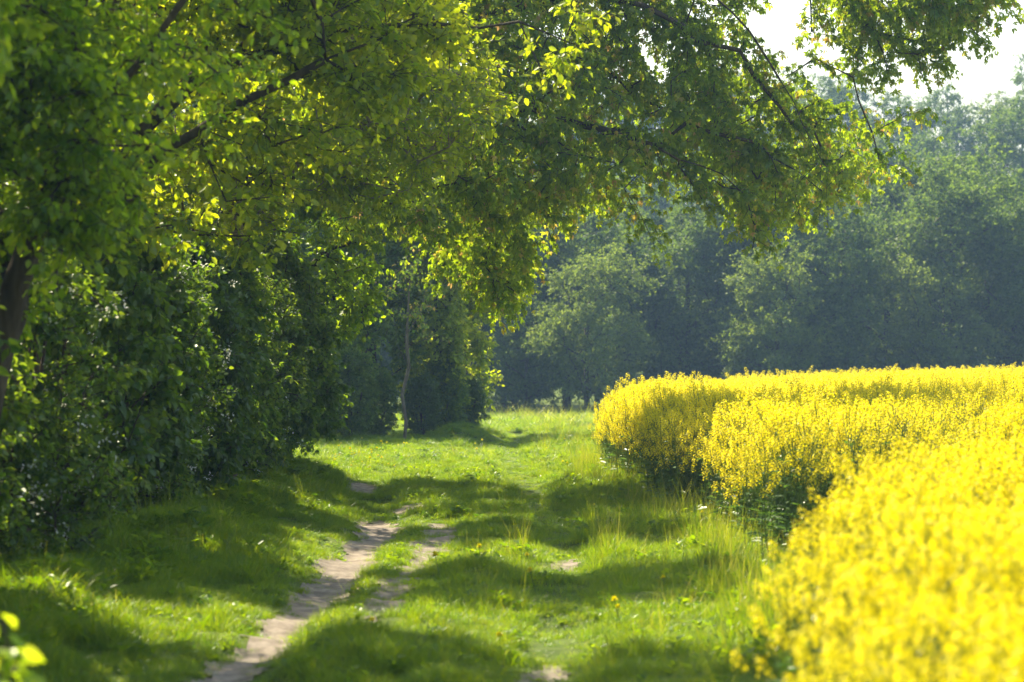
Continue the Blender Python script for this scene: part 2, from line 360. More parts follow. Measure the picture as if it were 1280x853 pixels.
def poly_pts(poly, n, rg, d0, dy, gap=.3, f=.7, s=0):
    """points in a prism: outline in the vertical plane at distance d0 (given in photo pixels), thickness from dy(x)"""
    W = np.array([((x - 640) / 3733 * d0, CAM_H + (465 - y) / 3733 * d0) for x, y in poly]); out = []
    lo, hi = W.min(0), W.max(0); m = 0
    while m < n:
        q = lo + rg.random((n * 3, 2)) * (hi - lo); ins = np.zeros(len(q), bool)
        for (ax, az), (bx, bz) in zip(W, np.roll(W, -1, 0)):
            c = ((az > q[:, 1]) != (bz > q[:, 1])); xx = (bx - ax) * (q[:, 1] - az) / (bz - az + 1e-12) + ax; ins ^= c & (q[:, 0] < xx)
        q = q[ins]; t = dy(q[:, 0]); p = np.stack([q[:, 0], d0 + rg.uniform(-1, 1, len(q)) * t, q[:, 1]], -1)
        p = p[vn3(p + 50, f, s) > gap]; out.append(p); m += len(p)
    return np.concatenate(out)[:n]

# ---- the overhanging maple
def build_maple():
    rg = np.random.default_rng(11); bx, by = -4.7, 43.6; d0 = 43.0
    thick = lambda x: 3.0 - 1.7 * ss(1.0, 3.5, x)
    P1 = [(380, -110), (380, 230), (440, 312), (560, 322), (640, 280), (700, 272), (790, 250), (860, 238), (900, 256), (955, 285), (1015, 280), (1062, 250),
          (1115, 222), (1125, 178), (1085, 140), (1030, 118), (975, 74), (950, 0), (940, -90), (880, -140)]
    P2 = [(1035, -130), (1040, 10), (1062, 30), (1100, 55), (1150, 78), (1190, 60), (1205, 35), (1250, 12), (1262, -12), (1190, -110), (1120, -180)]
    def hang(x0, y0, x1, y1, n): return [(x0 + (x1 - x0) * t, y0 + (y1 - y0) * t) for t in np.linspace(0, 1, n)]
    H = hang(780, 250, 812, 308, 4) + hang(850, 225, 888, 275, 4) + hang(925, 250, 945, 300, 5) + hang(945, 300, 940, 325, 2) + hang(1062, 20, 1064, 112, 6) + hang(1075, 40, 1080, 110, 4) \
        + hang(1012, 20, 1016, 90, 3) + hang(1030, 50, 1045, 60, 2) + hang(1100, 60, 1110, 118, 4) + hang(1150, 80, 1152, 108, 2) + hang(1190, 60, 1186, 95, 2) + hang(1090, 180, 1150, 150, 4) + hang(1080, 215, 1130, 226, 4) \
        + hang(1245, 15, 1268, 34, 2) + hang(700, 275, 690, 312, 3) + hang(640, 285, 655, 340, 4) + hang(1035, 232, 1025, 275, 3) + hang(990, 250, 1000, 285, 3) + hang(1200, 45, 1236, 66, 3)
    HP = np.array([((x - 640) / 3733 * d0, d0 + rg.normal(0, .25), CAM_H + (465 - y) / 3733 * d0) for x, y in H])
    a1 = poly_pts(P1, 1350, rg, d0, thick, .33, .9, 1)
    a1 = np.concatenate([a1, poly_pts([(870, 40), (960, 90), (1050, 128), (1125, 165), (1115, 212), (1050, 245), (960, 272), (870, 240)], 50, rg, d0, lambda x: .8 + 0 * x, .33, 1.1, 6)])
    a2 = poly_pts(P2, 190, rg, d0, lambda x: 1.0 + 0 * x, .42, 1.2, 2)
    a3 = blob_pts([(-4, 43.6, 7.6, 2.6, 2.0, 1.2), (-5.5, 44.5, 6.0, 2.2, 2.0, 2.2), (-1.2, 44.4, 8.1, 2.6, 2.0, 1.0)], 300, rg, .38, .5, .7, 3)
    keepm = (a1[:, 0] < 1.6) | (rg.random(len(a1)) < .62); a1 = a1[keepm]
    a1 = np.concatenate([a1, poly_pts([(735, -60), (850, -60), (880, 60), (860, 125), (735, 125)], 110, rg, d0, lambda x: 1.2 + 0 * x, 0)]); a1[:, 1] += .45 * a1[:, 0]
    a4 = poly_pts([(535, 300), (600, 275), (650, 285), (664, 335), (652, 395), (622, 405), (590, 360), (545, 340)], 75, rg, 47.5, lambda x: .9 + 0 * x, .25, 1.2, 8)
    att = np.concatenate([a1, a2, a3, a4, HP]) - (bx, by, 0)
    limbs = [[(0, 0, 0), (.2, 0, 1.6), (.5, -.1, 3.2), (.7, -.3, 5), (.9, 0, 7), (1.1, .2, 9)],
             [(.55, -.1, 3.4), (2.2, -.6, 5.2), (4.2, -.9, 6.6), (6.4, -1, 7.4), (8.2, -1, 7.6), (9.6, -1, 7.25), (10.8, -1, 7.0)],
             [(7.0, -1, 7.45), (8.1, -1.1, 6.45), (8.55, -1, 5.75), (8.85, -1, 5.1), (9.1, -1, 4.6)],
             [(3.2, -.8, 5.9), (5.0, -1, 5.3), (6.4, -1.2, 4.9), (7.4, -1, 4.5)],
             [(.6, -.2, 4.2), (1.8, .6, 5.0), (3.0, 1.2, 5.2), (4.4, 1.6, 5.0)],
             [(.7, -.3, 4.6), (1.6, -1.4, 5.0), (2.6, -2.2, 5.1)]]
    def tone(rg, S, t, n, ns):
        red = (rg.random((n * ns, 1)) < .16) * .38
        return np.clip(.34 + rg.normal(0, .15, S.shape) + red * (t > .35) + (t - .5) * .2, 0, 1)
    tree('maple_tree', (bx, by), limbs, att, 12, M_maple, rb=.24, rtip=.0055, label='big maple whose long leafy limb hangs across the lane towards the rapeseed',
         nspr=6, nleaf=10, L=(.25, .65), size=.078, tmpl=LEAF_PALM, droop=.7, tone=tone, flat=.5)
build_maple()

# ---- the other lane trees
def simple_limbs(h, rg, lean=(0, 0), n=5, spread=2.0, z0=.35):
    L = [[(0, 0, 0), (lean[0] * .3, lean[1] * .3, h * .3), (lean[0] * .7, lean[1] * .7, h * .6), (lean[0], lean[1], h * .88)]]
    for i in range(n):
        z = h * (z0 + (.8 - z0) * i / n); a = rg.uniform(0, 6.28); t = z / (h * .88)
        p = np.array((lean[0] * t, lean[1] * t, z)); e = p + np.array((math.cos(a) * spread, math.sin(a) * spread, spread * .6)); L.append([p, (p + e) / 2 + (0, 0, .15), e])
    return L
rg = np.random.default_rng(5)
def lane_tree(name, base, blobs, natt, seed, mat, limbs, label, gap=.36, extra=None, **kw):
    rg = np.random.default_rng(seed); att = blob_pts(blobs, natt, rg, gap, .35, .8, seed)
    if extra: att = np.concatenate([att, blob_pts(extra[0], extra[1], rg, 0, .3)])
    att = att - (base[0], base[1], 0)
    return tree(name, base, limbs, att, seed, mat, label=label, **kw)

lane_tree('leaning_tree', (-3.98, 19.6), [(-3.7, 20.8, 6.0, 2.8, 2.8, 1.7), (-3.4, 21.6, 7.5, 2.6, 2.6, .9), (-2.85, 18.7, 3.0, .55, .3, .8), (-2.4, 20.2, 4.3, 1.3, 1.6, 1.0), (-3.2, 19.8, 3.4, 1.1, 1.3, .9), (-2.3, 20.6, 3.4, .7, 1.0, .6), (-3.5, 20.2, 2.3, .7, .4, .9)], 700, 21, M_lime,
          [[(0, 0, 0), (.32, 0, .75), (.50, 0, 1.1), (.58, 0, 1.6), (.74, 0, 2.1), (.95, .1, 3.0), (1.1, .2, 4.2), (1.2, .2, 5.6)], [(.78, 0, 2.35), (1.3, -.2, 3.3), (2.0, -.3, 4.2)], [(.6, 0, 1.8), (.2, -.3, 2.6), (-.1, -.5, 3.4)]],
          'dark trunked tree leaning out of the hedge nearest the camera', extra=([(-2.85, 18.6, 3.05, .5, .35, .75), (-2.6, 18.8, 2.6, .35, .3, .4), (-3.2, 18.6, 3.6, .6, .4, .6)], 95), rb=.10, nspr=6, nleaf=12, size=.066, droop=.3, L=(.2, .5))
lane_tree('lime_tree', (-4.6, 14.6), [(-4.4, 15.6, 6.0, 2.0, 2.2, 1.5), (-2.45, 14, 4.1, .75, 1.0, .95), (-2.05, 14, 3.65, .5, .8, .45), (-3.0, 14, 4.2, .8, 1, 1)], 400, 22, M_lime,
          [[(0, 0, 0), (.1, 0, 2), (.3, 0, 4), (.6, 0, 6)], [(.2, 0, 3.2), (1.2, -.2, 4.0), (2.2, -.4, 4.1)]],
          'lime tree whose broad bright leaves hang into the top left corner', rb=.15, nspr=6, nleaf=13, size=.082, droop=.4, L=(.2, .45))
lane_tree('hazel_tree', (-4.7, 28), [(-3.6, 28, 5.7, 2.5, 2.2, 1.2), (-3.5, 29, 7.1, 2.6, 2.4, 1.0), (-2.6, 28, 4.4, 1.7, 1.6, 1.0), (-3.0, 27.6, 3.4, 1.1, 1.3, .8), (-1.5, 28.5, 4.9, 1.0, 1.2, .7), (.1, 28.5, 4.75, 1.0, .7, .45)], 840, 23, M_cherry,
          [[(0, 0, 0), (.3, 0, 1.8), (.7, 0, 3.6), (1, 0, 6)], [(.4, 0, 2.4), (1.4, -.3, 3.6), (2.6, -.4, 4.3), (3.4, -.3, 4.7)], [(.6, 0, 3.2), (1.8, .4, 4.5), (3.2, .5, 4.9), (4.8, .5, 4.9), (5.6, .5, 4.6)]],
          'hazel tree with fine green leaves arching over the hedge before the pale trunk', rb=.13, nspr=5, nleaf=10, size=.08, droop=.25, L=(.2, .5))
lane_tree('cherry_tree', (-3.55, 37.0), [(-3.2, 36.4, 6.2, 2.7, 2.3, 1.4), (-1.7, 36, 4.9, 1.7, 1.8, 1.1), (-3.3, 36.4, 4.1, 1.4, 1.3, .8), (-1.5, 36.2, 4.0, .8, 1, .6), (-2.5, 36, 3.5, .5, .8, .5)], 850, 24, M_cherry,
          [[(0, 0, 0), (.05, 0, 1.5), (.08, 0, 2.9), (.15, 0, 4.4), (.3, 0, 7.2)], [(.1, 0, 3.5), (1.1, -.3, 4.4), (2.3, -.5, 4.9)], [(.1, 0, 3.1), (-.8, -.5, 3.9), (-1.6, -.6, 4.5)]],
          'tree with a pale band-marked trunk showing above the dark hedge', bark=M_cbark, rb=.12, nspr=5, nleaf=10, size=.08, droop=.25, L=(.2, .5))
lane_tree('field_maple_tree', (-4.6, 48.3), [(-3.4, 47.4, 5.6, 1.8, 1.3, 1.3), (-2.65, 47.6, 3.5, .6, .8, 1.3), (-2.5, 47.4, 4.8, 1.0, 1.2, .8)], 400, 25, M_maple,
          [[(0, 0, 0), (.3, 0, 2), (.7, 0, 4), (1.0, 0, 7.5)], [(.4, 0, 2.4), (1.2, -.2, 3.2), (1.8, -.2, 4.0)]],
          'small tree with sunlit yellow green leaves at the far end of the hedge', rb=.12, nspr=5, nleaf=12, size=.095, droop=.3, L=(.2, .45),
          tone=lambda rg, S, t, n, ns: np.clip(.36 + rg.normal(0, .14, S.shape), 0, .7))

# ---- hedge shrubs along the lane: three kinds, then copies
def shrub_proto(name, seed, mat, blobs, natt, label, size, blossom=0, tmpl=LEAF_OVATE, **kw):
    rg = np.random.default_rng(seed); att = blob_pts(blobs, natt, rg, .30, .55, 1.1, seed, .12)
    limbs = []
    for i in range(7):
        a = i / 7 * 6.28 + rg.uniform(-.3, .3); h = rg.uniform(1.6, 2.6)
        limbs.append([(0, 0, 0), (math.cos(a) * .25, math.sin(a) * .25, h * .4), (math.cos(a) * .55, math.sin(a) * .55, h)])
    return tree(name, (0, 0), limbs, att, seed, mat, rb=.05, rtip=.005, label=label, cat='shrub', group='shrubs of the dark hedge along the lane', size=size, blossom=blossom, tmpl=tmpl,
                trunk_name='branches', crown_name='leaves', bark=M_twig, k=4, step=.3, **kw)
SB = [(0, 0, 1.7, 1.05, 1.05, 1.7), (.2, .1, 2.6, .8, .8, .9), (-.3, .2, .8, .95, 1.0, .8)]
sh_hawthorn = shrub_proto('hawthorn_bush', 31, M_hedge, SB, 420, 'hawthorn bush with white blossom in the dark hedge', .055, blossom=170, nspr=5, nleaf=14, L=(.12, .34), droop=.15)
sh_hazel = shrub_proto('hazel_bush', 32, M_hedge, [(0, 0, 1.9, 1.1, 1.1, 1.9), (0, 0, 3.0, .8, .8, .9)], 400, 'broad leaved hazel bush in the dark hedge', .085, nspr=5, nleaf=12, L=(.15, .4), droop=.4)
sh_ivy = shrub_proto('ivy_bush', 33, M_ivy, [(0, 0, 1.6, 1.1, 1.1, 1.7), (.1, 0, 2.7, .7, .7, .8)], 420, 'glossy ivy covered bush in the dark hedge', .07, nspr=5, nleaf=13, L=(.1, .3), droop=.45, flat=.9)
HEDGE = [  # x, y, proto, rz, scale, label
    (-4.33, 17.6, 1, .4, 1.0, 'leafy hazel bush at the near end of the hedge before the leaning trunk'),
    (-4.23, 20.2, 0, 1.4, 1.0, 'white blossomed hawthorn bush right under the leaning trunk'),
    (-4.13, 23.6, 0, 2.9, .98, 'hawthorn bush with the densest white blossom just past the leaning trunk'),
    (-4.13, 26.2, 1, 3.5, 1.0, 'broad leaved bush behind the blossomed hawthorn at the leaning trunk'),
    (-4.08, 28.9, 2, .7, 1.02, 'dark glossy ivy bush halfway between leaning trunk and pale trunk'),
    (-4.03, 31.4, 0, 5.2, .95, 'hawthorn bush with scattered blossom below and before the pale trunk'),
    (-3.93, 34.0, 2, 2.2, 1.0, 'dark ivy bush wrapped round the foot of the pale trunk'),
    (-3.83, 36.8, 1, 4.4, .9, 'broad leaved bush just behind the pale trunk'),
    (-3.73, 39.4, 0, .9, .95, 'hawthorn bush second before the big maple at the far half of the hedge'),
    (-3.90, 42.0, 2, 3.9, .98, 'dark ivy bush at the foot of the big maple'),
    (-3.80, 44.6, 1, 1.9, .98, 'broad leaved bush last but one at the far end of the hedge'),
    (-3.65, 47.0, 2, 5.6, 1.0, 'dark rounded bush ending the hedge where the sunny meadow begins')]
used = set()
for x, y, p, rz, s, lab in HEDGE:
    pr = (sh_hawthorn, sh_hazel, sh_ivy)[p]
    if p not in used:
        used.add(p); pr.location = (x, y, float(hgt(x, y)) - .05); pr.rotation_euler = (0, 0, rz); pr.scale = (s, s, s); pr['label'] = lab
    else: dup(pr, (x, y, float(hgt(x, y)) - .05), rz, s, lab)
for i, (x, y, p, s) in enumerate([(-6.9, 24, 1, 1.25), (-7.1, 29, 2, 1.3), (-6.8, 33, 1, 1.35), (-6.7, 38, 2, 1.3), (-6.4, 42.5, 1, 1.35), (-6.1, 46.5, 1, 1.25), (-8.6, 52, 1, 1.5)]):  # second row added behind the hedge so its gaps stay dark
    dup((sh_hawthorn, sh_hazel, sh_ivy)[p], (x, y, float(hgt(x, y)) - .05), i * 1.3 + .5, s, 'bush added in a second row to darken the blossomed hedge from behind', 'added second row bushes behind the hedge')

# ---- near sapling, bottom left
rg = np.random.default_rng(41)
tree('lime_sapling', (-1.61, 8.9), [[(0, 0, 0), (.03, 0, .5), (.06, 0, 1.0)]], np.concatenate([rg.normal((.10, 0, .92), (.09, .12, .13), (14, 3)), rg.normal((.0, 0, .6), (.12, .12, .12), (8, 3))]), 41, M_lime,
     rb=.012, rtip=.0025, label='small lime sapling with bright leaves in the grass at the lane edge', nspr=3, nleaf=6, L=(.08, .18), size=.065, droop=.5, step=.12)

# ---- the clump beyond the meadow
def clump_tree(name, base, blobs, n, seed, mat, h, label, bark=M_bark, lean=(0, 0), rb=.16, **kw):
    rg = np.random.default_rng(seed); att = blob_pts(blobs, n, rg, .37, .45, .7, seed) - (base[0], base[1], 0)
    return tree(name, base, simple_limbs(h, rg, lean, 5, 1.3), att, seed, mat, label=label, bark=bark, rb=rb, **kw)
KW = dict(nspr=5, nleaf=12, L=(.25, .6), size=.11, droop=.3)
oak = clump_tree('oak_tree', (-4.9, 77), [(-4.9, 77, 6.6, 2.4, 2.4, 3.4), (-4.6, 75.6, 3.6, 1.8, 1.6, 2.4)], 560, 51, M_wood, 10, 'dark oak at the left of the wooded clump beyond the meadow', **KW)
ash = clump_tree('ash_tree', (-3.7, 78.5), [(-3.7, 78.5, 6.6, 1.8, 2.0, 3.0), (-3.6, 77.2, 3.4, 1.5, 1.4, 2.6)], 500, 52, M_wood, 10.5, 'shaded ash standing behind the thin bare sapling', **KW)
clump_tree('hornbeam_tree', (-1.95, 78), [(-2.1, 77.6, 2.9, .9, .9, 2.9), (-1.9, 77.6, 5.6, 1.1, .9, 1.4)], 360, 53, M_cherry, 9.2, 'tall hornbeam clothed in leaves to the ground in the middle clump', **KW)  # lighter cherry leaf colour puts a sunlit look into hornbeam and beech
clump_tree('beech_tree', (-1.35, 81), [(-1.3, 80.6, 2.4, .72, .8, 2.4), (-.65, 80.6, 4.4, 1.35, .8, 1.0), (-.8, 80.6, 6.2, 1.6, .8, 1.4)], 380, 54, M_cherry, 8.6, 'beech with sunlit yellow green edge ending the clump beside the meadow', **KW)
dup(oak, (-7.4, 74, float(hgt(-7.4, 74))), 2.0, .95, 'oak at the outer left of the clump seen through the hedge gap')
dup(ash, (-6.2, 81, float(hgt(-6.2, 81))), 1.0, 1.05, 'ash deep inside the clump beyond the meadow')
dup(oak, (-5.6, 86.5, float(hgt(-5.6, 86.5))), 4.0, .95, 'oak hidden at the back of the clump beyond the meadow')
dup(ash, (-9.3, 64, float(hgt(-9.3, 64))), 2.6, .9, 'ash behind the end of the hedge')
dup(oak, (-8.8, 57, float(hgt(-8.8, 57))), .6, .85, 'oak behind the end of the hedge')
for x, y, rz, s, o, l in ((-6.4, 21.5, .5, .72, oak, 'low oak rising behind the hedge beside the leaning trunk'), (-6.6, 28.5, 2.2, .72, ash, 'low ash rising behind the middle of the hedge'),
                        (-6.3, 35.5, 3.7, .72, oak, 'low oak rising behind the hedge next to the pale trunk'), (-6.6, 16.5, 1.2, .72, ash, 'low ash behind the near end of the hedge')):
    dup(o, (x, y, float(hgt(x, y)) - .05), rz, s, l)
for x, y, rz, s, l in ((-6.9, 71.3, 1, .8, 'shaded bush at the outer left of the clump seen past the hedge end'), (-5.4, 71.9, 3, .6, 'shaded bush beside the sunny meadow just past the hedge end'), (-3.95, 73.4, 5, .62, 'bush in the shade left of the bare sapling foot')):
    dup(sh_hazel, (x, y, float(hgt(x, y)) - .05), rz, s, l, 'low bushes at the foot of the clump')
for i, (x, y, s, p) in enumerate([(-5.9, 73.2, .62, 0), (-4.7, 74.2, .55, 1), (-3.4, 75.4, .5, 1), (-2.3, 76.3, .5, 2), (-1.75, 77.4, .55, 1), (-1.2, 80.0, .5, 2)]):
    dup((sh_hawthorn, sh_hazel, sh_ivy)[p], (x, y, float(hgt(x, y)) - .05), i * 2.1, s, ['low bush at the dark left foot of the clump', 'low bush below the dark oak of the clump', 'low bush just right of the bare sapling foot',
        'low bush at the foot of the tall hornbeam', 'small bush between hornbeam and beech', 'small bush at the sunny right corner of the clump'][i], 'low bushes at the foot of the clump')
rg = np.random.default_rng(43)
tree('bare_sapling', (-2.62, 72.6), [[(0, 0, 0), (.04, 0, .6), (-.04, 0, 1.2), (.10, 0, 1.9), (.06, 0, 2.7), (.12, 0, 3.6), (.2, 0, 4.3)], [(.1, 0, 1.9), (-.2, 0, 2.5), (-.25, 0, 3.2)], [(.06, 0, 2.6), (.4, 0, 3.2), (.5, .1, 3.9)]],
     rg.normal((.15, 0, 3.7), (.35, .3, .6), (34, 3)), 43, M_maple, bark=M_grey, rb=.042, rtip=.004, label='thin pale crooked sapling with few leaves before the dark clump', nspr=4, nleaf=4, L=(.2, .5), size=.085, droop=.4)

# ---- far forest
def forest_proto(name, seed, mat, h, w, label, size=.17, natt=430):
    rg = np.random.default_rng(seed); bl = [(0, 0, h * .5, w * .9, w * .9, h * .42)]
    for i in range(14):
        a = rg.uniform(0, 6.28); z = h * rg.uniform(.2, .85); rr = w * .95 * math.sqrt(max(.1, 1 - ((z / h - .5) / .55) ** 2)); bl.append((math.cos(a) * rr, math.sin(a) * rr, z, w * .42, w * .42, h * .12))
    att = blob_pts(bl, natt, rg, .36, .7, .45, seed, .5)
    return tree(name, (0, 140), simple_limbs(h, rg, (rg.normal(0, .3), 0), 6, w * .6, .2), att, seed, mat, rb=.2, rtip=.012, label=label, group='trees of the far forest', k=4, step=.8,
                nspr=7, nleaf=11, L=(.4, 1.1), size=size, tmpl=LEAF_DIAM, droop=.2, flat=.8)
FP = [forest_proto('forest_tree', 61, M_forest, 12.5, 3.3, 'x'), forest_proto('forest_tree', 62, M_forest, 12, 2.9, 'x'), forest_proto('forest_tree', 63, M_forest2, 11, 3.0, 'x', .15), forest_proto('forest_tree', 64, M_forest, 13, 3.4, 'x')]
FROW, BROW, HROW, TROW = ('hazy blue green tree in the front row of the far forest', 'hazy tree of the second row rising behind the far forest edge',
                    'pale hazy tree on the slope above the far forest edge', 'tree on the skyline of the hill above the far forest')
spots = []
x = -24.0; i = 0; rg = np.random.default_rng(8)
while x < 38:
    spots.append((x, 139 + rg.uniform(-2, 2), rg.uniform(.8, 1.02), (0, 1, 3)[i % 3], FROW)); x += rg.uniform(2.5, 3.5); i += 1
x = -26.0
while x < 42:
    spots.append((x, 150 + rg.uniform(-2, 2), rg.uniform(.95, 1.1), (3, 0, 2, 1)[i % 4], BROW)); x += rg.uniform(3.8, 5.0); i += 1
x = -28.0
while x < 50:
    spots.append((x, 172 + rg.uniform(-4, 4), rg.uniform(.8, 1.0), (2, 2, 0)[i % 3], HROW)); x += rg.uniform(4.6, 6); i += 1
x = -20.0
while x < 62:
    spots.append((x, 205 + rg.uniform(-6, 6), rg.uniform(.9, 1.15), (0, 2, 1, 3)[i % 4], HROW)); x += rg.uniform(4.8, 6.5); i += 1
x = -10.0
while x < 75:
    spots.append((x, 250 + rg.uniform(-6, 6), rg.uniform(.95, 1.25), (0, 1, 3, 2)[i % 4], TROW)); x += rg.uniform(4, 5.2); i += 1
spots += [(11.8, 133, .74, 2, 'small pale green tree standing out before the dark middle of the far forest'),
          (3.3, 131.5, .76, 2, 'pale sunlit tree at the left of the far forest beside the clump'),
          (19.6, 136, .66, 2, 'low pale bushy tree behind the far right rapeseed'),
          (0.6, 133, .5, 3, 'low dark tree nearest the clump at the far forest foot')]
first = set()
for i, (x, y, s, p, lab) in enumerate(spots):
    loc = (x, y, float(hgt(x, y)) - .25); rz = (i * 2.399) % 6.28; sc = (s * (.95 + .15 * ((i * 7) % 5) / 5), s, s)
    if p not in first:
        first.add(p); o = FP[p]; o.location = loc; o.rotation_euler = (0, 0, rz); o.scale = sc; o['label'] = lab
    else: dup(FP[p], loc, rz, sc, lab)

# ------------------------------------------------------------ scattering of uncountable growth
def proto_col(name, objs):
    c = bpy.data.collections.new(name)
    for o in objs:
        for uc in list(o.users_collection): uc.objects.unlink(o)
        c.objects.link(o)
    return c
def scatter(name, pts, rot, scl, col, idx, kind='stuff', label=None, cat=None, group=None):
    me = bpy.data.meshes.new(name); me.vertices.add(len(pts)); me.vertices.foreach_set('co', np.asarray(pts, np.float32).ravel())
    for nm, ty, fld, arr in (('rot', 'FLOAT_VECTOR', 'vector', rot), ('scl', 'FLOAT_VECTOR', 'vector', scl), ('pick', 'INT', 'value', idx)):
        a = me.attributes.new(nm, ty, 'POINT'); a.data.foreach_set(fld, np.asarray(arr, np.int32 if ty == 'INT' else np.float32).ravel())
    o = bpy.data.objects.new(name, me); COL.objects.link(o)
    ng = bpy.data.node_groups.new(name + '_nodes', 'GeometryNodeTree')
    ng.interface.new_socket('Geometry', in_out='INPUT', socket_type='NodeSocketGeometry'); ng.interface.new_socket('Geometry', in_out='OUTPUT', socket_type='NodeSocketGeometry')
    N = ng.nodes; L = ng.links; gi = N.new('NodeGroupInput'); go = N.new('NodeGroupOutput')
    ci = N.new('GeometryNodeCollectionInfo'); ci.inputs['Collection'].default_value = col; ci.inputs['Separate Children'].default_value = True; ci.inputs['Reset Children'].default_value = True
    ip = N.new('GeometryNodeInstanceOnPoints'); ip.inputs['Pick Instance'].default_value = True
    def attr(n, t):
        a = N.new('GeometryNodeInputNamedAttribute'); a.data_type = t; a.inputs['Name'].default_value = n; return a.outputs[0]
    L.new(gi.outputs[0], ip.inputs['Points']); L.new(ci.outputs[0], ip.inputs['Instance']); L.new(attr('pick', 'INT'), ip.inputs['Instance Index'])
    e2r = N.new('FunctionNodeEulerToRotation'); L.new(attr('rot', 'FLOAT_VECTOR'), e2r.inputs[0]); L.new(e2r.outputs[0], ip.inputs['Rotation']); L.new(attr('scl', 'FLOAT_VECTOR'), ip.inputs['Scale'])
    L.new(ip.outputs[0], go.inputs[0])
    md = o.modifiers.new('scatter', 'NODES'); md.node_group = ng
    return props(o, label, cat, group, kind)

def blades(rg, n, rad, h, w, curve=.5, seg=3, vtop=.0):
    P = np.stack([rg.normal(0, rad, n), rg.normal(0, rad, n), np.zeros(n)], -1); a = rg.uniform(0, 6.28, n); H = h * rg.uniform(.45, 1.1, n)
    out = np.stack([np.cos(a), np.sin(a), np.zeros(n)], -1); tilt = rg.uniform(.05, .35, n); cv = curve * rg.uniform(.2, 1.3, n)
    fa = a + rg.normal(1.57, .5, n); S = np.stack([np.cos(fa), np.sin(fa), np.zeros(n)], -1); W = w * rg.uniform(.6, 1.2, n)
    ts = np.linspace(0, 1, seg + 1); rows = []
    for t in ts:
        c = P + out * (H * (tilt * t + cv * t * t))[:, None] + np.array((0, 0, 1.0)) * (H * (t - .35 * cv * t * t))[:, None]
        ww = (W * (1 - t ** 2) * .5 + .0004)[:, None]; rows.append(c - S * ww); rows.append(c + S * ww)
    V = np.stack(rows, 1); k = 2 * (seg + 1); q = np.array([(2 * i, 2 * i + 1, 2 * i + 3, 2 * i + 2) for i in range(seg)])
    F = (np.arange(n)[:, None, None] * k + q[None]).reshape(-1, 4); tone = np.clip(rg.normal(.42, .24, n), 0, 1); tone[rg.random(n) < .012] = 1.2; tone = np.repeat(tone, seg)
    return V.reshape(-1, 3), F, tone
rg = np.random.default_rng(77)
gobs = []
for i in range(4):
    V, F, t = blades(rg, 64, .075, .21, .0055, .75); gobs.append(mesh('grass_tuft_%d' % i, V, F, M_grass, v=t))
for i in range(2):                                                      # finer, with upright seed stalks
    V, F, t = blades(rg, 30, .06, .26, .006, .35); V2, F2, t2 = blades(rg, 9, .05, .50, .003, .25); hv = []
    gobs.append(mesh('grass_tuft_%d' % (4 + i), *join([(V, F), (V2, F2)]), M_grass, v=np.concatenate([t, t2 * 0 + 1])))
for i in range(2):                                                      # broad leaved weeds
    n = 26; a = rg.uniform(0, 6.28, n); P = np.stack([rg.normal(0, .05, n), rg.normal(0, .05, n), rg.uniform(.02, .16, n)], -1); A = np.stack([np.cos(a), np.sin(a), rg.uniform(.1, .9, n)], -1)
    V, F = leaves(LEAF_OVATE, P, A, rg.normal(0, .3, (n, 3)) + (0, 0, 1), rg.uniform(.05, .1, n)); gobs.append(mesh('grass_weed_%d' % (6 + i), V, F, M_grass, v=np.repeat(rg.uniform(.1, .5, n), 2)))
gcol = proto_col('grass_kinds', gobs)

